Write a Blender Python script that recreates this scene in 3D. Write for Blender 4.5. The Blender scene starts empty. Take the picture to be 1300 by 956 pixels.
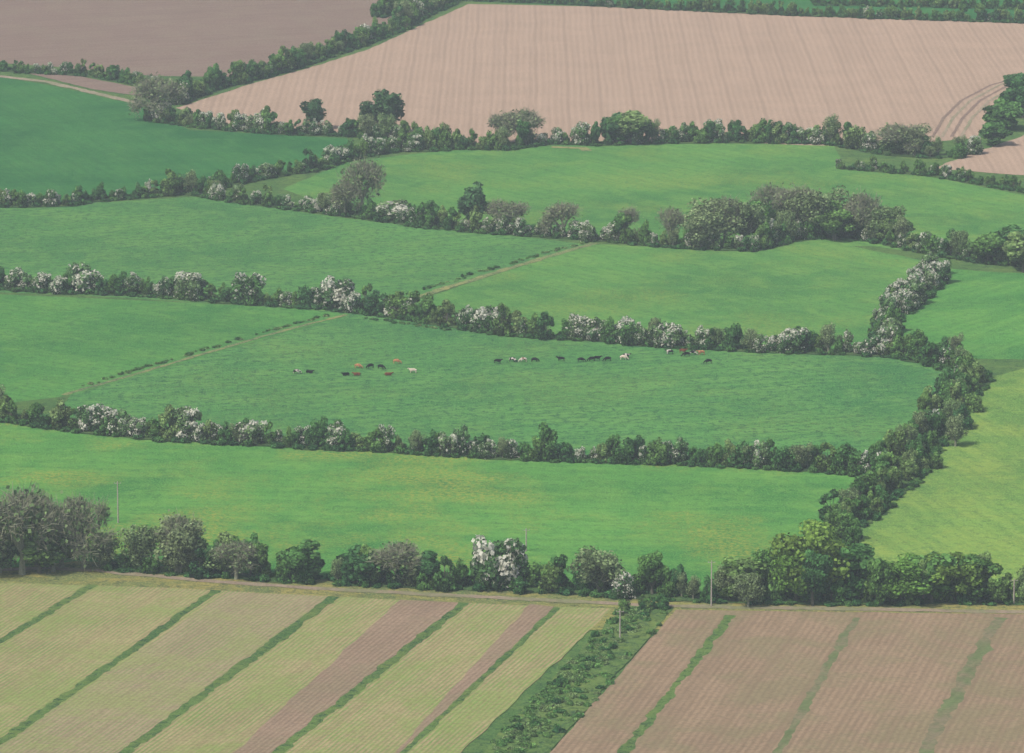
import bpy, math, random
import numpy as np
from mathutils import Vector, Matrix, noise
random.seed(7); rng=np.random.default_rng(7)
S=bpy.context.scene
COL=S.collection
# ------------------------------------------------------------------ camera
H=300.0; DEP=math.radians(12); HF=math.radians(12)
cam=bpy.data.cameras.new("camera"); co=bpy.data.objects.new("camera",cam); COL.objects.link(co)
cam.sensor_width=36; cam.lens=18/math.tan(HF/2); cam.clip_start=1; cam.clip_end=60000
co.location=(0,0,H); co.rotation_euler=(math.pi/2-DEP,0,0); S.camera=co
FP=650/math.tan(HF/2)
def G(u,v,z=0.0):
    """survey: map-sheet coordinate -> metres on the plain"""
    x=(u-650)/FP; y=-(v-478)/FP
    dy=math.cos(DEP)+y*math.sin(DEP); dz=-math.sin(DEP)+y*math.cos(DEP)
    t=(H-z)/(-dz)
    return Vector((x*t,dy*t,z))
# ------------------------------------------------------------------ light
el=math.radians(50); s=Vector((-0.66,-0.62,0)).normalized()*math.cos(el); s.z=math.sin(el)
sl=bpy.data.lights.new("sun","SUN"); sl.energy=3.3; sl.angle=math.radians(0.6); sl.color=(1,0.95,0.87)
so=bpy.data.objects.new("sun",sl); COL.objects.link(so); so.rotation_euler=s.to_track_quat('Z','Y').to_euler(); so.location=(0,0,500)
w=bpy.data.worlds.new("World"); S.world=w; w.use_nodes=True
nt=w.node_tree; bg=nt.nodes["Background"]; sk=nt.nodes.new("ShaderNodeTexSky"); sk.sky_type='NISHITA'; sk.sun_disc=False; sk.dust_density=3.0
sk.sun_elevation=el; sk.sun_rotation=math.atan2(s.x,s.y); nt.links.new(sk.outputs[0],bg.inputs[0]); bg.inputs[1].default_value=0.12
S.view_settings.view_transform='Standard'; S.view_settings.look='None'; S.view_settings.exposure=0
# ------------------------------------------------------------------ materials
class NT:
    def __init__(s,name):
        s.m=bpy.data.materials.new(name); s.m.use_nodes=True; s.t=s.m.node_tree
        for n in list(s.t.nodes): s.t.nodes.remove(n)
        s.out=s.n("ShaderNodeOutputMaterial")
    def n(s,ty,**k):
        n=s.t.nodes.new(ty)
        for a,b in k.items(): setattr(n,a,b)
        return n
    def l(s,a,b): s.t.links.new(a,b)
    def noise(s,vec,scale,det=4,rough=0.55,dist=0):
        n=s.n("ShaderNodeTexNoise"); s.l(vec,n.inputs["Vector"]); n.inputs["Scale"].default_value=scale
        n.inputs["Detail"].default_value=det; n.inputs["Roughness"].default_value=rough; n.inputs["Distortion"].default_value=dist
        return n.outputs["Fac"]
    def ramp(s,fac,stops,interp='LINEAR'):
        r=s.n("ShaderNodeValToRGB"); s.l(fac,r.inputs[0]); e=r.color_ramp.elements; r.color_ramp.interpolation=interp
        while len(e)<len(stops): e.new(0.5)
        for i,(p,c) in enumerate(stops):
            e[i].position=p; e[i].color=(c,c,c,1) if not hasattr(c,'__len__') else (*c,1)
        return r.outputs[0]
    def mix(s,f,a,b,bt='MIX'):
        m=s.n("ShaderNodeMix",data_type='RGBA',blend_type=bt)
        for i,x in ((0,f),(6,a),(7,b)):
            if hasattr(x,'is_output'): s.l(x,m.inputs[i])
            elif i==0: m.inputs[0].default_value=x
            else: m.inputs[i].default_value=(*x,1)
        return m.outputs[2]
    def math(s,op,a,b=0.0,c=0.0):
        m=s.n("ShaderNodeMath",operation=op)
        for i,x in enumerate((a,b,c)):
            if hasattr(x,'is_output'): s.l(x,m.inputs[i])
            else: m.inputs[i].default_value=x
        return m.outputs[0]
    def pos(s,rot=0.0,scl=(1,1,1)):
        g=s.n("ShaderNodeNewGeometry"); mp=s.n("ShaderNodeMapping",vector_type='POINT')
        s.l(g.outputs["Position"],mp.inputs[0]); mp.inputs["Rotation"].default_value=(0,0,rot); 
        mp2=s.n("ShaderNodeMapping"); s.l(mp.outputs[0],mp2.inputs[0]); mp2.inputs["Scale"].default_value=scl
        return mp2.outputs[0]
    def diff(s,col,bump=None,bs=0.5,bd=0.2):
        d=s.n("ShaderNodeBsdfDiffuse"); d.inputs["Roughness"].default_value=0.6; s.l(col,d.inputs[0])
        if bump is not None:
            b=s.n("ShaderNodeBump"); b.inputs["Strength"].default_value=bs; b.inputs["Distance"].default_value=bd
            s.l(bump,b.inputs["Height"]); s.l(b.outputs[0],d.inputs["Normal"])
        s.l(d.outputs[0],s.out.inputs[0])
        return s.m
def sc(c,k): return tuple(x*k for x in c)
def grass(name,c,yel=0.0,rot=0.3,streak=0.5,tuft=0.5,seed=0,wide=0.45):
    N=NT(name); p=N.pos(); 
    mp=N.n("ShaderNodeMapping"); N.l(p,mp.inputs[0]); mp.inputs["Location"].default_value=(seed*137.0,seed*71.0,0); p=mp.outputs[0]
    big=N.noise(p,0.014,4,0.6,0.5); med=N.noise(p,0.055,7,0.7,0.8); fin=N.noise(p,0.38,5,0.75); vf=N.noise(p,1.8,3,0.75)
    col=N.mix(N.ramp(big,[(0.38,0),(0.62,1)]),sc(c,0.70),(c[0]*1.7,c[1]*1.16,c[2]*0.98))
    col=N.mix(N.math('MULTIPLY',N.ramp(med,[(0.44,0),(0.60,1)]),0.7),col,(c[0]*2.4,c[1]*1.25,c[2]*1.05))
    st=N.noise(N.pos(rot,(0.02,wide,1)),1.0,4,0.65)
    col=N.mix(N.math('MULTIPLY',N.ramp(st,[(0.46,0),(0.58,1)]),streak*0.8),col,sc(c,0.62))
    col=N.mix(N.ramp(fin,[(0.40,1.0*tuft),(0.51,0)]),col,(c[0]*0.45,c[1]*0.42,c[2]*0.6))
    col=N.mix(N.ramp(vf,[(0.48,0.0),(0.66,0.8)]),col,(c[0]*2.6,c[1]*1.55,c[2]*1.5))
    if yel>0:
        ym=N.math('MULTIPLY',N.ramp(N.noise(p,0.022,4,0.6),[(0.48,0),(0.62,1)]),N.ramp(N.noise(p,0.8,4,0.7),[(0.44,0),(0.58,1)]))
        col=N.mix(N.math('MULTIPLY',ym,yel),col,(0.32,0.34,0.07))
    return N.diff(col,N.math('ADD',fin,N.math('MULTIPLY',vf,0.6)),0.9,0.6)
def furrow(name,c1,c2,rot,period,amp=0.5,tram=0,green=None,stretch=0.10,lin=0.5,dark=0.55):
    N=NT(name); p=N.pos(); pr=N.pos(rot)
    sx=N.n("ShaderNodeSeparateXYZ"); N.l(pr,sx.inputs[0]); x=sx.outputs[0]
    wob=N.math('MULTIPLY',N.math('SUBTRACT',N.noise(p,0.02,1),0.5),1.6)
    xx=N.math('ADD',x,wob)
    sn=N.math('MULTIPLY_ADD',N.math('SINE',N.math('MULTIPLY',xx,2*math.pi/period)),0.5,0.5)
    fin=N.noise(p,0.9,5,0.75); med=N.noise(p,0.05,5,0.6,0.5); brk=N.noise(N.pos(rot,(1.2,stretch,1)),1.0,4,0.7)
    sharp=N.ramp(N.math('ADD',sn,N.math('MULTIPLY',N.math('SUBTRACT',brk,0.5),1.8)),[(0.3,0),(0.8,1)])
    col=N.mix(N.math('MULTIPLY',sharp,amp),c1,c2)
    col=N.mix(N.ramp(med,[(0.38,0.0),(0.66,0.45)]),col,sc(c1,1.18))
    lines=N.noise(N.pos(rot,(0.30,0.004,1)),1.0,4,0.7)
    col=N.mix(N.ramp(lines,[(0.45,0),(0.62,lin)]),col,sc(c1,0.76))
    if green: 
        col=N.mix(N.ramp(N.noise(p,0.04,7,0.75,0.4),[(0.46,0),(0.58,green[1])]),col,green[0])
    col=N.mix(N.ramp(fin,[(0.38,dark),(0.55,0)]),col,sc(c1,0.52))
    if tram:
        tr=N.math('SINE',N.math('MULTIPLY',xx,2*math.pi/tram))
        col=N.mix(N.ramp(tr,[(0.90,0),(0.98,0.35)]),col,sc(c1,0.7))
    return N.diff(col,N.math('ADD',N.math('MULTIPLY',sn,0.3),fin),0.6,0.35)
def leafmat(name,stops,blossom=(0.74,0.74,0.64),trans=0.3):
    N=NT(name); oi=N.n("ShaderNodeObjectInfo")
    a=N.n("ShaderNodeAttribute",attribute_name="lv"); b=N.n("ShaderNodeAttribute",attribute_name="bl")
    base=N.ramp(oi.outputs["Random"],stops)
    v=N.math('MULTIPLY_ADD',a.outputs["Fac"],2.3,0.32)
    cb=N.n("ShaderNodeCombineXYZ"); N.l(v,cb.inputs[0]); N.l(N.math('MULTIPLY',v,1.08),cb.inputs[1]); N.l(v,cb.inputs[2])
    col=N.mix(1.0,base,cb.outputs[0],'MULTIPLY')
    col=N.mix(b.outputs["Fac"],col,blossom)
    d=N.n("ShaderNodeBsdfDiffuse"); t=N.n("ShaderNodeBsdfTranslucent"); mx=N.n("ShaderNodeMixShader"); mx.inputs[0].default_value=trans
    N.l(col,d.inputs[0]); N.l(col,t.inputs[0]); N.l(d.outputs[0],mx.inputs[1]); N.l(t.outputs[0],mx.inputs[2]); N.l(mx.outputs[0],N.out.inputs[0])
    return N.m
def plain(name,c,var=0.25,scale=3):
    N=NT(name); p=N.pos(); f=N.noise(p,scale,4)
    return N.diff(N.mix(N.ramp(f,[(0.3,0),(0.7,1)]),sc(c,1-var),sc(c,1+var)))
M_bark=plain("bark",(0.14,0.14,0.10))
M_greybark=plain("grey_bark",(0.25,0.265,0.18))
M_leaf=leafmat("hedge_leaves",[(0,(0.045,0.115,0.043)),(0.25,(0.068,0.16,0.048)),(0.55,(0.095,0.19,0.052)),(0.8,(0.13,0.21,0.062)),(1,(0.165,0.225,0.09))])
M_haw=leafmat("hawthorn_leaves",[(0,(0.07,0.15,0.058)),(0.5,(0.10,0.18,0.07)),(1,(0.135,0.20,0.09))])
M_oak=leafmat("oak_leaves",[(0,(0.10,0.195,0.040)),(1,(0.145,0.22,0.046))])
M_dark=leafmat("ivy_leaves",[(0,(0.045,0.105,0.05)),(1,(0.065,0.13,0.055))])
M_grey=leafmat("budding_leaves",[(0,(0.135,0.185,0.085)),(0.5,(0.16,0.195,0.10)),(1,(0.12,0.18,0.075))],trans=0.2)
M_shrub=leafmat("undergrowth_leaves",[(0,(0.04,0.11,0.042)),(0.6,(0.06,0.15,0.045)),(1,(0.085,0.17,0.048))])
M_weed=leafmat("weed_leaves",[(0,(0.08,0.18,0.055)),(0.5,(0.12,0.22,0.065)),(1,(0.19,0.25,0.11))])
# ------------------------------------------------------------------ foliage prototypes
class MB:
    def __init__(s): s.v=[];s.f=[];s.m=[];s.lv=[];s.bl=[];s.n=0
    def add(s,V,F,mat,lv,bl):
        s.v.append(np.asarray(V,float)); s.f.append(np.asarray(F)+s.n); s.n+=len(V)
        k=len(F); s.m.append(np.full(k,mat)); s.lv.append(np.broadcast_to(lv,(k,)).astype(float)); s.bl.append(np.broadcast_to(bl,(k,)).astype(float))
    def tube(s,p0,p1,r0,r1,mat=0,k=5):
        p0=np.array(p0,float);p1=np.array(p1,float); d=p1-p0; d/=np.linalg.norm(d)+1e-9
        a=np.cross(d,(0.3,0.9,0.1)); a/=np.linalg.norm(a); b=np.cross(d,a)
        th=np.linspace(0,2*math.pi,k,endpoint=False); ring=np.cos(th)[:,None]*a+np.sin(th)[:,None]*b
        V=np.vstack([p0+ring*r0,p1+ring*r1]); F=[(i,(i+1)%k,(i+1)%k+k,i+k) for i in range(k)]
        s.add(V,F,mat,0.5,0)
    def leaves(s,P,D,size,lv,bl,mat=1,asp=1.0,out=0.9):
        n=len(P); nr=D*out+rng.normal(size=(n,3))*0.5; nr/=np.linalg.norm(nr,axis=1)[:,None]
        t=np.cross(nr,rng.normal(size=(n,3))); t/=np.linalg.norm(t,axis=1)[:,None]; b=np.cross(nr,t)
        sz=size*rng.uniform(0.55,1.35,n)[:,None]*0.5; t=t*sz; b=b*sz*asp
        k=rng.uniform(0.5,1.0,(n,1))
        V=np.stack([P-t-b*k,P+t*k-b,P+t+b*k,P-t*k+b],1).reshape(-1,3)
        F=np.arange(4*n).reshape(n,4); s.add(V,F,mat,lv,bl)
    def mesh(s,name,mats):
        me=bpy.data.meshes.new(name); me.from_pydata(np.vstack(s.v).tolist(),[],np.vstack(s.f).tolist()); 
        for m in mats: me.materials.append(m)
        me.polygons.foreach_set("material_index",np.concatenate(s.m).astype(np.int32))
        for nm,arr in (("lv",s.lv),("bl",s.bl)):
            a=me.attributes.new(nm,'FLOAT','FACE'); a.data.foreach_set("value",np.concatenate(arr).astype(np.float32))
        me.update(); return me
def lobe_leaves(mb,c,rad,n,size,base,bl,zmin=0.1):
    D=rng.normal(size=(n,3)); D/=np.linalg.norm(D,axis=1)[:,None]
    r=(0.45+0.62*np.sqrt(rng.random(n)))[:,None]
    P=np.array(c)+D*np.array(rad)*r
    ok=P[:,2]>zmin; P=P[ok];D=D[ok]; m=len(P)
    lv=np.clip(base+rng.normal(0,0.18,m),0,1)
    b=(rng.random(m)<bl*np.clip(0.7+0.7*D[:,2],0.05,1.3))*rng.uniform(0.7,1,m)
    mb.leaves(P,D,size,lv,b)
def bush(name,mat,R=3.0,Hh=6.5,nl=12,n=2000,bl=0.0,size=0.42):
    """bl = share of the sprays in flower"""
    mb=MB(); lob=[]
    for i in range(nl):
        a=random.uniform(0,6.283); rr=R*0.75*math.sqrt(random.random()); r=R*random.uniform(0.22,0.42)
        zt=(Hh-r*0.9)*(1-0.5*(rr/R)**1.5)
        z=random.uniform(0.32,1)*zt if i>2 else zt*random.uniform(0.85,1.0)
        lob.append(((rr*math.cos(a),rr*math.sin(a),max(z,r*0.5)),r))
    for i in range(4):
        a=i*1.57+random.random(); lob.append(((R*0.5*math.cos(a),R*0.5*math.sin(a),R*0.35),R*0.45))
    tr=[(random.uniform(-.3,.3),random.uniform(-.3,.3),-0.2) for _ in range(3)]
    for c,r in lob:
        p0=random.choice(tr); mid=(p0[0]*0.5+c[0]*0.4,p0[1]*0.5+c[1]*0.4,c[2]*0.5)
        mb.tube(p0,mid,0.14,0.09); mb.tube(mid,c,0.09,0.03)
    tot=sum(r*r for c,r in lob)
    for c,r in lob:
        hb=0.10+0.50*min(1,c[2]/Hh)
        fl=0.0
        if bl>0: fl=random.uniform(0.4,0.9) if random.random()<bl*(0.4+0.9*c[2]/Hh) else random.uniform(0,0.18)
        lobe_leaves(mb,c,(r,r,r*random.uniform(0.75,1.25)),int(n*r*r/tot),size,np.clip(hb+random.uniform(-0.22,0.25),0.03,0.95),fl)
    return mb.mesh(name,[M_bark,mat])
def tree(name,mat,R=5,Hh=13,nl=30,n=5500,size=0.5,bl=0.0,z0=0.05,bark=None,squash=0.95,lr=(0.20,0.38)):
    mb=MB(); cz=Hh*(0.5+z0/2); rz=Hh*(0.5-z0/2)
    k=4; pts=[np.array([0,0,-0.3])]
    for i in range(1,k+1): pts.append(np.array([random.uniform(-.3,.3)*i*0.4,random.uniform(-.3,.3)*i*0.4,Hh*0.72*i/k]))
    for i in range(k): mb.tube(pts[i],pts[i+1],0.42*(1-i/k*0.75),0.42*(1-(i+1)/k*0.75),k=7)
    lob=[]
    for i in range(nl):
        d=rng.normal(size=3); d/=np.linalg.norm(d); f=random.uniform(0.3,0.82)
        c=np.array([d[0]*R*f,d[1]*R*f,cz+d[2]*rz*f]); r=R*random.uniform(*lr); lob.append((c,r))
        j=min(k-1,max(1,int(c[2]/Hh*k*0.8))); p0=pts[j]; mid=(p0+c)/2+np.array([0,0,-0.05*Hh])
        mb.tube(p0,mid,0.16,0.10); mb.tube(mid,c,0.10,0.03)
    tot=sum(r*r for c,r in lob)
    for c,r in lob:
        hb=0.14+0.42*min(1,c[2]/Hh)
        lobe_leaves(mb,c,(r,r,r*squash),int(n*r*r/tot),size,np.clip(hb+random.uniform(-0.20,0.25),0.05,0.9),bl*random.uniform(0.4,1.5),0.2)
    return mb.mesh(name,[bark or M_bark,mat])
def bare(name,R=5,Hh=13,n=3600,leaf=1700,fork=6,dmax=5):
    mb=MB(); tips=[]
    def grow(p,d,L,r,dep):
        q=p+d*L; mb.tube(p,q,r,r*0.65,k=4 if dep>1 else 6)
        if dep>=2: tips.append(((p+q)/2,d))
        if dep>=dmax: tips.append((q,d)); return
        for i in range(3 if dep else fork):
            nd=d*0.8+rng.normal(size=3)*0.5*np.array([1,1,0.7]); nd[2]+=0.08; nd/=np.linalg.norm(nd)
            grow(q,nd,L*random.uniform(0.6,0.85),r*0.6,dep+1)
    grow(np.array([0,0,-0.3]),np.array([0.03,0.02,1.0]),Hh*0.16,0.32,0)
    T=np.array([t[0] for t in tips]); Dd=np.array([t[1] for t in tips])
    rad=np.hypot(T[:,0],T[:,1]); R97=np.percentile(rad,96); Z97=np.percentile(T[:,2],97); zc=Z97*0.5
    ok=(rad/R97)**2+(np.maximum(T[:,2]-zc,0)/(Z97-zc))**2<1.05; T=T[ok]; Dd=Dd[ok]
    idx=rng.integers(0,len(T),n); st=T[idx]+rng.normal(size=(n,3))*0.3; dr=Dd[idx]+rng.normal(size=(n,3))*0.5; dr/=np.linalg.norm(dr,axis=1)[:,None]
    L=rng.uniform(0.5,1.2,(n,1)); side=np.cross(dr,rng.normal(size=(n,3))); side/=np.linalg.norm(side,axis=1)[:,None]; side*=0.035
    V=np.stack([st-side,st+side,st+dr*L+side*0.4,st+dr*L-side*0.4],1).reshape(-1,3); mb.add(V,np.arange(4*n).reshape(n,4),0,0.5,0)
    idx=rng.integers(0,len(T),leaf); P=T[idx]+rng.normal(size=(leaf,3))*0.5; D=rng.normal(size=(leaf,3)); D/=np.linalg.norm(D,axis=1)[:,None]
    mb.leaves(P,D,0.28,np.clip(rng.normal(0.45,0.2,leaf),0,1),0)
    V=np.vstack(mb.v); k=Hh/np.percentile(V[:,2],99.9); xy=R/np.percentile(np.abs(V[:,:2]),97)
    mb.v=[v*np.array([xy,xy,k]) for v in mb.v]
    return mb.mesh(name,[M_greybark,M_grey])
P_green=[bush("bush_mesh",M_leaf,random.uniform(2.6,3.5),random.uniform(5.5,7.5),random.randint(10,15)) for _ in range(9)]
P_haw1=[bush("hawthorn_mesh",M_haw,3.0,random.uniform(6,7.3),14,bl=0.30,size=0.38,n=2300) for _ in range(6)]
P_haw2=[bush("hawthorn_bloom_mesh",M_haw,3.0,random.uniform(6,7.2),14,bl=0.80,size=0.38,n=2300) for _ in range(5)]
P_low=[bush("undergrowth_mesh",M_shrub,1.7,random.uniform(1.5,2.2),7,n=600,size=0.36) for _ in range(4)]
P_weed=[bush("weed_mesh",M_weed,1.5,random.uniform(0.7,1.2),6,n=350,size=0.34) for _ in range(4)]
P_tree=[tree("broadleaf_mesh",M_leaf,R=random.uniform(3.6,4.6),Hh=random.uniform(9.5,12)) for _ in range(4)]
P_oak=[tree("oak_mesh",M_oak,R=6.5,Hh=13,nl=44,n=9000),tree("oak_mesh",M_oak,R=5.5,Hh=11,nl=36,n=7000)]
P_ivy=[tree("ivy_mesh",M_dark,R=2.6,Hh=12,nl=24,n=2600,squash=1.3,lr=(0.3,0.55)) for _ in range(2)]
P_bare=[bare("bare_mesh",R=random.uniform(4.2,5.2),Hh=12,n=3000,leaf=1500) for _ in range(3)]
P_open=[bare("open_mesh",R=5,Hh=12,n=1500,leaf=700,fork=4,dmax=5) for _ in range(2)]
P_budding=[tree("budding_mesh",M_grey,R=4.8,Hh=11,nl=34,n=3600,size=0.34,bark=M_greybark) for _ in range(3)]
def inst(me,name,loc,s=1.0,sz=None,parent=None):
    o=bpy.data.objects.new(name,me); COL.objects.link(o); o.location=loc; o.rotation_euler=(0,0,random.uniform(0,6.283))
    o.scale=(s,s,sz if sz else s)
    if parent: o.parent=parent
    return o
# ------------------------------------------------------------------ ground sheets
zl=[0.0]
def nextz(): zl[0]+=0.006; return zl[0]
def sheet(name,px,mat,jit=0.5,step=4.0,z=None,parent=None):
    z=nextz() if z is None else z; P=[G(*p) for p in px]; out=[]
    for i in range(len(P)):
        a=P[i];b=P[(i+1)%len(P)]; n=max(1,int((b-a).length/step)); t=(b-a).normalized(); nr=Vector((-t.y,t.x,0))
        for k in range(n):
            q=a.lerp(b,k/n); j=(noise.noise(q*0.11)*1.6+noise.noise(q*0.6))*jit
            q=q+nr*j; out.append((q.x,q.y,z))
    me=bpy.data.meshes.new(name); me.from_pydata(out,[],[list(range(len(out)))]); me.materials.append(mat); me.update()
    if me.polygons[0].normal.z<0: me.flip_normals()
    o=bpy.data.objects.new(name,me); COL.objects.link(o); 
    if parent: o.parent=parent
    return o
def resample(px,step):
    P=[G(*p) for p in px]; out=[]; 
    for i in range(len(P)-1):
        L=(P[i+1]-P[i]).length; n=max(1,int(round(L/step)))
        for k in range(n): out.append(P[i].lerp(P[i+1],k/n))
    out.append(P[-1]); return out
def ribbon(name,px,width,mat,jit=0.25,step=2.0,z=None,parent=None):
    z=nextz() if z is None else z; Q=resample(px,step); V=[];F=[]
    for i,q in enumerate(Q):
        t=(Q[min(i+1,len(Q)-1)]-Q[max(i-1,0)]).normalized(); nr=Vector((-t.y,t.x,0))
        a=width/2*(1+jit*1.5*noise.noise(q*0.12)+jit*1.6*noise.noise(q*0.7)); b=width/2*(1+jit*1.5*noise.noise(q*0.12+Vector((9,9,9)))+jit*1.6*noise.noise(q*0.7+Vector((5,0,5))))
        l=q+nr*a; r=q-nr*b; V+=[(l.x,l.y,z),(r.x,r.y,z)]
        if i: k=2*i; F.append((k-2,k-1,k+1,k))
    me=bpy.data.meshes.new(name); me.from_pydata(V,[],F); me.materials.append(mat); me.update()
    if me.polygons[0].normal.z<0: me.flip_normals()
    o=bpy.data.objects.new(name,me); COL.objects.link(o)
    if parent: o.parent=parent
    return o
M_gr=[grass("pasture_grass",(0.062,0.265,0.068),seed=0,tuft=0.5,rot=-0.9,wide=0.25),
 grass("dark_pasture_grass",(0.028,0.170,0.054),seed=1,streak=0.4,tuft=0.35,rot=1.2),
 grass("rough_pasture_grass",(0.062,0.245,0.074),seed=2,rot=-0.5,tuft=0.95,streak=0.6),
 grass("meadow_grass",(0.067,0.275,0.068),yel=0.75,seed=3,tuft=0.45,rot=0.12,wide=0.2),
 grass("bright_meadow_grass",(0.112,0.30,0.075),yel=0.25,seed=4,tuft=0.55,rot=1.3,wide=0.3),
 grass("upper_pasture_grass",(0.066,0.255,0.070),yel=0.35,seed=5,rot=0.9,tuft=0.5,wide=0.3),
 grass("cattle_pasture_grass",(0.060,0.250,0.076),yel=0.15,seed=12,rot=-0.35,tuft=1.0,streak=0.75,wide=0.35),
 grass("left_pasture_grass",(0.056,0.245,0.066),seed=14,rot=0.6,tuft=0.6,streak=0.5,wide=0.3)]
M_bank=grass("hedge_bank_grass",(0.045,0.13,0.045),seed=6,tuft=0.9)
M_ground=grass("open_country_grass",(0.060,0.175,0.055),seed=16,tuft=0.8)
M_verge=grass("verge_grass",(0.15,0.235,0.085),seed=7,tuft=0.8)
M_gstrip=grass("strip_grass",(0.068,0.175,0.055),seed=8,tuft=0.9)
M_gthin=furrow("weedy_soil_strip",(0.15,0.19,0.085),(0.11,0.17,0.065),0.4,2.2,0.5,green=((0.25,0.19,0.135),0.7))
def ang(p,q):
    a=G(*p);b=G(*q); d=b-a; return math.atan2(d.y,d.x)
rs=math.pi/2-ang((280,866),(425,760)); rr_=math.pi/2-ang((862,866),(928,782))
rp=math.pi/2-ang((1190,165),(1120,30))
M_pl=furrow("ploughed_soil",(0.42,0.315,0.235),(0.34,0.25,0.18),rp,2.6,0.5,tram=13,lin=0.3,dark=0.45)
M_pl2=furrow("dark_ploughed_soil",(0.25,0.185,0.15),(0.19,0.14,0.115),1.2,3.0,0.35,green=((0.27,0.225,0.165),0.4))
M_soil=furrow("strip_soil",(0.31,0.23,0.16),(0.21,0.15,0.10),rs,1.2,0.7,green=((0.23,0.215,0.12),0.4))
M_soil2=furrow("bare_soil",(0.31,0.23,0.15),(0.21,0.15,0.098),rr_,1.6,0.7,green=((0.22,0.205,0.11),0.6),tram=12)
M_crop=furrow("crop_rows",(0.36,0.30,0.16),(0.15,0.27,0.07),rs,1.15,0.95,green=((0.21,0.31,0.08),0.6))
M_crop2=furrow("sparse_crop_rows",(0.34,0.275,0.17),(0.19,0.27,0.09),rs,1.15,0.85,green=((0.25,0.31,0.10),0.6))
M_track=furrow("track_earth",(0.31,0.25,0.18),(0.25,0.21,0.14),0,2.2,0.3,green=((0.17,0.22,0.09),0.7))
M_beige=furrow("pale_track",(0.34,0.29,0.21),(0.28,0.24,0.17),0,2.2,0.3,green=((0.16,0.22,0.10),0.5))
M_lane=grass("lane_grass",(0.14,0.25,0.11),seed=9,tuft=0.9)
me=bpy.data.meshes.new("ground"); me.from_pydata([(-15000,-3000,0),(15000,-3000,0),(15000,30000,0),(-15000,30000,0)],[],[(0,1,2,3)]); me.materials.append(M_ground); o=bpy.data.objects.new("ground",me); COL.objects.link(o)
W=-90; E=1400
sheet("ploughed_field",[(W,-14),(W,74),(60,84),(190,96),(300,98),(400,72),(470,44),(575,-14)],M_pl2)
sheet("grass_field",[(600,-30),(E,-30),(E,26),(1100,22),(900,14),(600,2)],M_gr[1])
sheet("ploughed_field",[(224,137),(330,103),(400,84),(470,62),(530,34),(595,5),(750,8),(1000,20),(E,32),(E,95),(1270,120),(1240,175),(1185,180),(1050,186),(900,178),(700,180),(560,182),(440,172),(300,160)],M_pl)
sheet("grass_field",[(W,92),(0,97),(80,112),(170,132),(240,165),(440,176),(455,200),(330,228),(240,246),(100,256),(W,262)],M_gr[1])
sheet("grass_field",[(360,240),(440,205),(560,192),(700,185),(900,182),(1060,185),(1070,212),(1180,224),(1300,248),(E,265),(E,340),(1240,330),(1100,312),(960,318),(740,305),(640,297),(460,280)],M_gr[5])
sheet("grass_field",[(W,262),(110,258),(250,250),(460,280),(640,298),(745,310),(520,378),(450,398),(300,387),(90,374),(W,368)],M_gr[2])
sheet("grass_field",[(745,310),(960,318),(1060,308),(1190,335),(1150,380),(1125,400),(1125,447),(900,443),(600,418),(520,385)],M_gr[5])
sheet("grass_field",[(1190,340),(1250,345),(E,352),(E,458),(1200,455),(1130,440),(1130,405),(1160,375)],M_gr[0])
sheet("grass_field",[(W,370),(300,387),(450,398),(90,502),(W,525)],M_gr[7])
sheet("grass_field",[(90,502),(450,398),(540,410),(700,430),(1200,455),(1235,480),(1150,590),(1100,602),(950,592),(500,571),(200,557),(60,540)],M_gr[6])
sheet("grass_field",[(W,528),(60,540),(200,557),(500,571),(950,592),(1140,603),(1040,700),(1000,762),(400,740),(W,740)],M_gr[3])
sheet("grass_field",[(1235,485),(1300,468),(E,466),(E,765),(1030,765),(1045,700),(1150,605)],M_gr[4])
sheet("ploughed_field",[(1185,214),(1235,195),(1300,172),(E,140),(E,225),(1290,222)],M_pl)
ribbon("track",[(-60,90),(60,104),(120,118),(175,131)],4.0,M_beige)
sheet("waste_ground",[(30,92),(100,97),(180,112),(190,124),(120,114)],M_pl2)
for k in range(4): ribbon("tractor_track",[(1184+k*12,174),(1198+k*12,150),(1220+k*12,128),(1258+k*11,108),(1330,88)],1.3,M_pl2 if k%2==0 else M_beige,0.3)
ribbon("farm_lane",[(505,384),(560,368),(640,343),(700,325),(755,309)],2.8,M_lane,0.4)
ribbon("farm_lane",[(80,502),(180,473),(270,446),(360,420),(440,400)],1.8,M_lane,0.4)
ribbon("field_margin",[(700,187),(740,188),(745,192)],4,M_lane)
def xt(p,q,v): t=(v-p[1])/(q[1]-p[1]); return (p[0]+(q[0]-p[0])*t,v)
VB=1010
sheet("verge",[(W,728),(0,722),(100,712),(400,735),(800,752),(E,758),(E,800),(860,800),(W,800)],M_verge)
L=[((118,743),(0,815)),((275,750),(110,866)),((425,758),(280,866)),((590,766),(465,866)),((700,771),(592,866)),((778,773),(680,866))]
sheet("crop_field",[(W,738),(118,744),(275,750),(425,758),(590,766),(700,771),(778,773),xt(*L[5],VB),(-300,VB)],M_crop,0.4)
sheet("crop_strip",[(290,752),(418,758),xt(*L[2],VB),xt(*L[1],VB)],M_crop2,0.3)
sheet("soil_strip",[(508,762),(588,766),xt(*L[3],VB),xt((508,762),(395,866),VB)],M_soil,0.5)
sheet("soil_strip",[(672,768),(705,771),xt((705,771),(604,866),VB),xt((672,768),(583,866),VB)],M_soil,0.4)
for (p,q),wd in zip(L,[2.3,2.5,2.7,2.5,1.6,3.4]):
    if wd==1.6: p=(708,772); q=(608,866)
    if wd==3.4: continue
    ribbon("grass_strip",[p,q,xt(p,q,VB)],wd,M_gstrip,0.4)
sheet("soil_field",[(858,775),(1000,777),(E,782),(E,VB),xt((858,775),(778,866),VB)],M_soil2,0.4)
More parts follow.
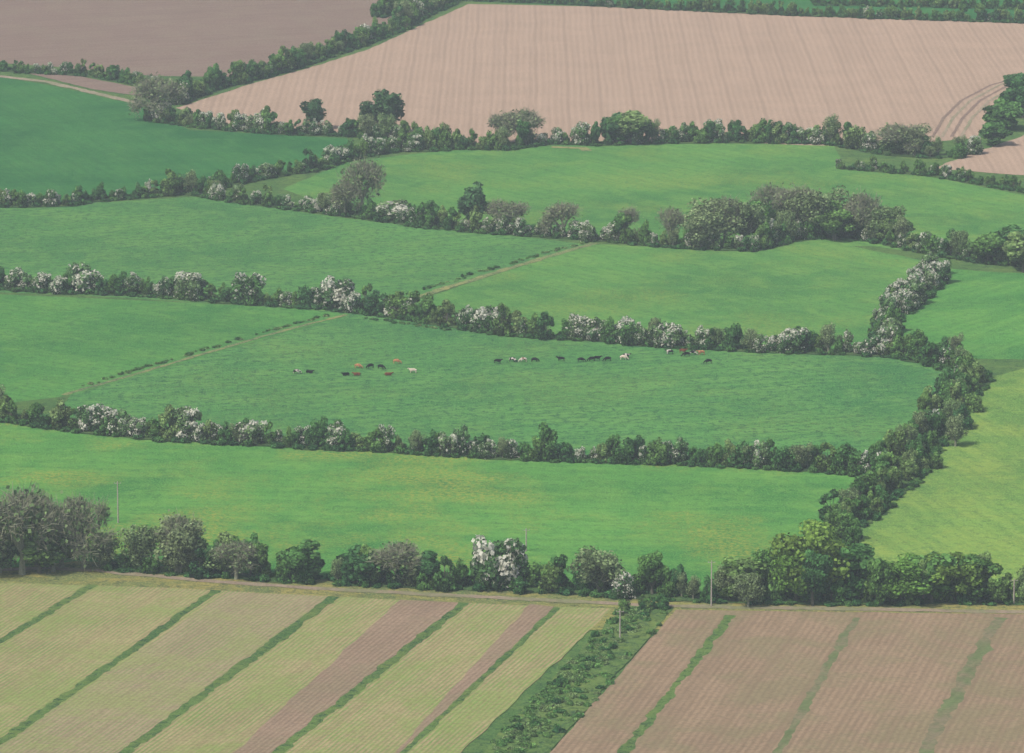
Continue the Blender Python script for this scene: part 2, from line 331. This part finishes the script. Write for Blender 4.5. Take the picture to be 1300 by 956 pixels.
for p,q,wd,m in [((928,782),(862,866),2.4,M_gstrip),((1087,785),(1040,866),2.0,M_gthin),((1268,785),(1232,850),3.2,M_gthin)]:
    ribbon("grass_strip",[p,q,xt(p,q,VB)],wd,m,0.5)
sheet("scrub_strip",[(796,768),(856,772),xt((858,775),(778,866),VB),xt((785,772),(695,866),VB)],M_gstrip,0.6)
ribbon("farm_track",[(-60,727),(60,722),(130,726),(260,738),(400,748),(560,756),(700,763),(830,770),(1000,773),(1150,775),(1350,779)],3.0,M_track,0.3)
# ------------------------------------------------------------------ hedges
def hedge(px,hm=7.0,white=0.25,step=3.0,wid=1.4,bank=6.0,trees=0.0,under=True,bud=0.0):
    e=bpy.data.objects.new("hedgerow",None); COL.objects.link(e)
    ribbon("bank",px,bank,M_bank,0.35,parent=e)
    Q=resample(px,step)
    for i,q in enumerate(Q):
        t=(Q[min(i+1,len(Q)-1)]-Q[max(i-1,0)]).normalized(); nr=Vector((-t.y,t.x,0))
        wn=noise.noise(q*0.06)*1.1+0.55
        hh=hm*(1+0.35*noise.noise(q*0.045+Vector((20,0,0)))+random.uniform(-0.34,0.24))
        r=random.random(); p=q+nr*random.gauss(0,wid)+t*random.uniform(-1.2,1.2)
        if r<white*2*wn: 
            me=random.choice(P_haw2 if random.random()<0.42 else P_haw1); nm="hawthorn"
        elif r>1-trees: me=random.choice(P_tree); nm="broadleaf"; hh*=0.8
        elif r>1-trees-bud: me=random.choice(P_budding); nm="budding"; hh*=0.75
        else: me=random.choice(P_green); nm="bush"
        k=hh/7.0; inst(me,nm,(p.x,p.y,0),k*random.uniform(0.68,0.98),k*random.uniform(0.85,1.1),e)
        if under:
            for sd in (-1,1):
                if random.random()<0.75:
                    u=q+nr*sd*random.uniform(0.35,0.55)*bank+t*random.uniform(-1.3,1.3); inst(random.choice(P_low),"undergrowth",(u.x,u.y,0),random.uniform(0.7,1.25),random.uniform(0.5,1.2),e)
    return e
hedge([(590,0),(700,4),(850,12),(1000,19),(1150,24),(1340,30)],7,0.10,trees=0.1)
hedge([(1040,6),(1150,8),(1340,12)],6,0.03)
hedge([(600,-10),(530,22),(500,40),(440,62),(400,76),(330,98),(270,112),(222,132)],8.5,0.10,trees=0.15,bud=0.1,bank=8)
hedge([(480,22),(560,-6)],9,0.0,trees=0.2)
hedge([(-50,84),(30,92),(80,94),(130,98),(200,112)],6.0,0.25)
hedge([(190,152),(260,162),(360,170),(450,172),(500,180),(570,188),(640,190),(700,181),(760,184),(850,181),(950,180),(1050,182),(1090,188)],8.5,0.30,trees=0.12,bud=0.08)
hedge([(1085,188),(1130,196),(1190,200),(1230,194)],8.5,0.40,bud=0.25,wid=3)
hedge([(1065,213),(1120,217),(1180,222),(1240,232),(1340,250)],5.0,0.22)
hedge([(-60,258),(20,262),(90,260),(110,256),(180,250),(250,244),(330,226),(400,216),(440,202),(500,192),(570,190)],7.5,0.38)
hedge([(245,246),(300,256),(380,266),(460,276),(540,288),(640,297),(740,303),(840,312),(900,316),(960,318)],7.2,0.38,bud=0.1,trees=0.05)
hedge([(960,316),(1010,303),(1080,300),(1140,312),(1200,325),(1250,333),(1350,342)],8.0,0.30,bud=0.15,trees=0.12)
hedge([(-60,366),(0,367),(90,371),(190,375),(300,384),(420,392),(490,400),(560,412),(640,424),(750,432),(850,440),(950,445),(1050,448),(1150,453),(1215,458)],8.4,0.44,bud=0.05)
hedge([(1190,346),(1175,368),(1150,388),(1128,405),(1122,430),(1135,448)],8.2,0.9,wid=2.5,bank=8)
hedge([(1150,452),(1200,462),(1238,480),(1222,505),(1195,535),(1175,565),(1155,598),(1125,625),(1095,650),(1068,676),(1040,702)],8.2,0.08,wid=3.0,bank=10,trees=0.05,bud=0.03,step=2.8)
hedge([(-60,522),(0,532),(60,541),(120,549),(200,557),(300,563),(400,568),(480,571),(560,577),(650,582),(750,585),(850,588),(950,592),(1020,596),(1090,602),(1140,606)],8.2,0.26,trees=0.04,bud=0.07)
hedge([(140,722),(180,724),(260,729),(340,735),(400,739)],8.0,0.08,wid=2.2,trees=0.2,bud=0.25)
hedge([(428,740),(520,744),(600,747),(700,750),(800,757),(870,761),(960,763)],8.0,0.08,wid=2.2,trees=0.15,bud=0.2)
hedge([(960,763),(1050,766),(1150,765),(1250,764),(1350,766)],9.8,0.0,wid=3,trees=0.25,bud=0.05)
def low_row(px,dens,name="low_hedge",k=0.45):
    e=bpy.data.objects.new(name,None); COL.objects.link(e)
    for q in resample(px,1.2):
        if noise.noise(q*0.12)+random.uniform(-.4,.4)>dens: continue
        inst(random.choice(P_low+P_weed+P_weed),"shrub",(q.x+random.uniform(-1,1),q.y+random.uniform(-1,1),0),k*random.uniform(0.6,1.7),k*random.uniform(0.5,1.3),e)
low_row([(515,374),(560,361),(640,337),(700,320),(745,308)],0.15)
low_row([(88,497),(180,468),(270,441),(360,415),(430,398)],0.18)
low_row([(468,405),(520,412),(575,420)],0.35)
e=bpy.data.objects.new("scrub",None); COL.objects.link(e)
for i in range(560):
    v=random.uniform(772,1000); t=random.random(); a=xt((790,772),(700,866),v)[0]; b=xt((856,775),(778,866),v)[0]
    q=G(a+(b-a)*t,v)
    if t>0.55 and random.random()<0.75: continue
    big=random.random()<0.10
    inst(random.choice(P_low if big else P_weed),"weed_clump",q,random.uniform(0.5,1.1),random.uniform(0.4,1.0),e)
for i in range(9): inst(random.choice(P_green),"bush",G(random.uniform(785,850),775+random.uniform(-7,8)),random.uniform(0.35,0.6),None,e)
# ------------------------------------------------------------------ individual trees
def T(kind,name,u,v,wpx,hpx):
    g=G(u,v); d=(g-co.location).length; m=d/FP; me=random.choice(kind)
    bb=np.array([x.co[:] for x in me.vertices]); hz=bb[:,2].max(); wx=np.percentile(np.abs(bb[:,:2]),98)*2
    inst(me,name,g,wpx*m/wx,hpx*m/hz)
for a in [(200,153,62,60),(438,275,36,50),(665,182,50,48),(640,184,36,45),(1145,195,60,42),(28,730,86,120),(106,722,70,104),(-25,734,70,96),(640,292,56,44),(300,736,50,54),(505,744,60,60),(1010,300,50,70),(920,310,50,66)]:
    T(P_bare,"ash_tree",*a)
for a in [(460,274,54,84),(715,300,50,46),(848,310,40,54),(795,303,36,44),(1100,303,54,68),(975,288,46,62),(68,726,60,104),(236,724,60,84)]: T(P_open,"ash_tree",*a)
for a in [(470,168,26,40),(495,170,36,58),(600,292,34,62),(398,165,28,40)]: T(P_ivy,"ivy_clad_tree",*a)
for a in [(905,312,60,62),(945,310,46,58),(890,316,46,50),(1000,300,46,58),(1040,302,56,66),(1085,300,50,50),(1125,305,46,46),(225,728,66,72),(182,724,50,60),(285,732,50,40),(760,752,66,58),(1160,196,40,38),(0,728,56,56),(78,722,60,60),(130,722,44,48)]:
    T(P_budding,"budding_tree",*a)
for a in [(1282,330,50,45),(1255,335,40,40),(1300,345,50,52),(965,302,36,50),(1060,305,46,50),(800,182,50,42),(780,181,40,38),(380,738,54,52),(455,741,50,48),(1135,305,40,36),(540,744,40,44),(1085,760,66,72),(1180,762,70,66),(1240,762,60,62),(940,762,60,58),(1275,165,44,40),(1298,150,44,55),(1262,185,36,30),(1290,118,30,26),(50,728,50,50)]:
    T(P_tree,"broadleaf_tree",*a)
for a in [(1032,760,86,100),(1010,764,60,76),(1150,764,78,60),(1210,764,70,64)]: T(P_oak,"oak_tree",*a)
for a in [(630,746,60,68),(652,746,36,50),(1010,447,34,34),(130,547,36,34),(428,392,40,42),(315,384,38,40),(947,590,22,26),(500,278,50,22),(735,302,26,22),(105,370,40,38),(240,378,40,36),(610,420,34,32),(735,430,34,32),(845,439,34,32),(320,563,36,30),(430,568,30,34)]: T(P_haw2,"hawthorn_tree",*a)
# ------------------------------------------------------------------ poles
M_pole=plain("pole_wood",(0.40,0.37,0.32)); M_ins=plain("insulator",(0.35,0.36,0.36))
def pole(u,v,hpx):
    g=G(u,v); h=hpx*(g-co.location).length/FP
    e=bpy.data.objects.new("utility_pole",None); COL.objects.link(e); e.location=g
    def part(nm,f,mat):
        mb=MB(); f(mb); me=mb.mesh(nm,[mat]); o=bpy.data.objects.new(nm,me); COL.objects.link(o); o.parent=e
    part("shaft",lambda m:(m.tube((0,0,-.3),(0,0,h),0.20,0.14,k=10),m.tube((0,0,h),(0,0,h+0.05),0.14,0.01,k=10)),M_pole)
    part("crossarm",lambda m:m.tube((-0.9,0.14,h-0.5),(0.9,0.14,h-0.5),0.07,0.07,k=6),M_pole)
    part("insulators",lambda m:[m.tube((x,0.14,h-0.44),(x,0.14,h-0.2),0.07,0.04,k=6) for x in (-0.8,0,0.8)],M_ins)
for a in [(150,664,54),(903,770,60),(668,700,30),(787,815,42),(1287,768,34),(14,724,40)]: pole(*a)
# ------------------------------------------------------------------ cattle
def cowmesh(pose):
    V=[];E=[];R=[]
    def add(p,r,par=None):
        V.append(p);R.append(r)
        if par is not None: E.append((par,len(V)-1))
        return len(V)-1
    dz=-0.52 if pose=='lie' else 0
    z=lambda q:q+dz
    b0=add((-0.15,0,z(1.02)),.43); b1=add((-0.6,0,z(1.10)),.36,b0); b2=add((-0.98,0,z(1.14)),.26,b1)
    c1=add((0.3,0,z(1.0)),.42,b0); c2=add((0.68,0,z(1.05)),.35,c1)
    if pose=='graze': n=[((0.98,0,.88),.22),((1.22,.05,.58),.16),((1.36,.08,.34),.14),((1.46,.1,.12),.085)]
    else: n=[((0.98,0,z(1.25)),.23),((1.2,0.05,z(1.45)),.16),((1.36,.12,z(1.46)),.15),((1.62,.18,z(1.30)),.09)]
    p=c2
    for i,(q,r) in enumerate(n):
        p=add(q,r,p)
        if i==2:
            hq=q
            for sd in (-1,1):
                a=add((hq[0]-.03,hq[1]+sd*.17,hq[2]+.06),.05,p); add((hq[0]-.06,hq[1]+sd*.29,hq[2]+.05),.03,a)
    t=add((-1.14,0,z(1.12)),.05,b2); t=add((-1.2,0,z(.8)),.03,t); add((-1.19,0,max(z(.45),.05)),.045,t)
    for sd in (-1,1):
        if pose=='lie':
            a=add((-.72,sd*.32,.38),.2,b1); a=add((-.45,sd*.5,.22),.1,a); a=add((-.85,sd*.52,.1),.06,a); add((-.55,sd*.56,.06),.05,a)
            a=add((.6,sd*.26,.32),.15,c2); a=add((.9,sd*.3,.12),.08,a); add((.62,sd*.32,.06),.05,a)
        else:
            o=random.uniform(-.08,.08)
            a=add((-.86,sd*.20,.92),.2,b2); a=add((-.68+o,sd*.24,.74),.13,a); a=add((-.98+o,sd*.22,.48),.07,a); a=add((-.93+o,sd*.22,.14),.05,a); add((-.87+o,sd*.22,.04),.065,a)
            o=random.uniform(-.1,.1)
            a=add((.62,sd*.19,.78),.15,c2); a=add((.64+o,sd*.19,.46),.075,a); a=add((.63+o,sd*.19,.14),.05,a); add((.68+o,sd*.19,.04),.065,a)
    me=bpy.data.meshes.new("cow_skel"); me.from_pydata(V,E,[]); o=bpy.data.objects.new("cow_skel",me); COL.objects.link(o)
    m=o.modifiers.new("s",'SKIN'); m.use_smooth_shade=True
    for i,r in enumerate(R): me.skin_vertices[0].data[i].radius=(r*1.05,r*1.05); me.skin_vertices[0].data[i].use_root=(i==0)
    m2=o.modifiers.new("ss",'SUBSURF'); m2.levels=2
    dg=bpy.context.evaluated_depsgraph_get(); r=bpy.data.meshes.new_from_object(o.evaluated_get(dg)); r.name="cow_"+pose
    bpy.data.objects.remove(o); r.materials.clear(); r.materials.append(None); return r
def coat(name,c1,c2=None,th=0.5):
    N=NT(name); tc=N.n("ShaderNodeTexCoord"); oi=N.n("ShaderNodeObjectInfo"); ad=N.n("ShaderNodeVectorMath",operation='ADD')
    N.l(tc.outputs["Object"],ad.inputs[0]); N.l(N.math('MULTIPLY',oi.outputs["Random"],50.0),ad.inputs[1])
    f=N.noise(ad.outputs[0],1.3,2,0.4); col=N.ramp(f,[(th-0.02,c1),(th+0.02,c2 or sc(c1,1.3))]); return N.diff(col)
C={'k':coat("black_coat",(0.012,0.012,0.014)),'p':coat("piebald_coat",(0.012,0.012,0.014),(0.62,0.58,0.52),0.52),'w':coat("cream_coat",(0.66,0.57,0.45),(0.75,0.68,0.58)),
   'r':coat("red_coat",(0.16,0.06,0.032)),'o':coat("tan_coat",(0.42,0.20,0.10)),'s':coat("red_white_coat",(0.22,0.09,0.05),(0.66,0.6,0.52),0.5)}
CM={'g':cowmesh('graze'),'s':cowmesh('stand'),'l':cowmesh('lie')}
for u,v,c,po,hd in [(377,475,'p','g',0),(393,474,'k','l',0),(439,477,'k','l',1),(455,468,'o','g',0),(453,477,'r','l',1),(470,468,'k','g',1),(484,469,'k','g',0),(504,462,'o','g',0),(493,477,'r','l',0),(524,474,'w','s',1),
    (632,462,'k','s',0),(651,460,'p','g',0),(664,460,'s','g',1),(679,460,'k','g',0),(712,459,'k','s',1),(738,460,'k','g',0),(751,459,'k','g',1),(758,458,'k','s',0),(771,459,'k','g',1),(792,457,'w','g',0),(795,455,'p','s',0),
    (850,450,'p','s',1),(867,449,'r','s',0),(880,451,'p','g',0),(890,451,'o','s',1),(899,462,'k','g',1),(871,453,'k','g',1)]:
    o=bpy.data.objects.new("cow",CM[po]); COL.objects.link(o); o.location=G(u,v); o.location.z=0.06; o.scale=(1.0,)*3
    o.rotation_euler=(0,0,(math.pi if hd else 0)+random.uniform(-.5,.5)); o.material_slots[0].link='OBJECT'; o.material_slots[0].material=C[c]
# ------------------------------------------------------------------ humid air over the plain
X0,X1,Y0,Y1,Z0,Z1=-7000,7000,-1500,14000,-5,420
V=[(x,y,z) for z in (Z0,Z1) for y in (Y0,Y1) for x in (X0,X1)]
me=bpy.data.meshes.new("air_haze"); me.from_pydata(V,[],[(0,2,3,1),(4,5,7,6),(0,1,5,4),(2,6,7,3),(0,4,6,2),(1,3,7,5)])
N=NT("air_haze"); vs=N.n("ShaderNodeVolumeScatter"); vs.inputs["Color"].default_value=(0.80,0.94,1,1); vs.inputs["Density"].default_value=0.000115; vs.inputs["Anisotropy"].default_value=0.0
N.l(vs.outputs[0],N.out.inputs["Volume"]); me.materials.append(N.m); o=bpy.data.objects.new("air_haze",me); COL.objects.link(o)
print("objects",len(bpy.data.objects))
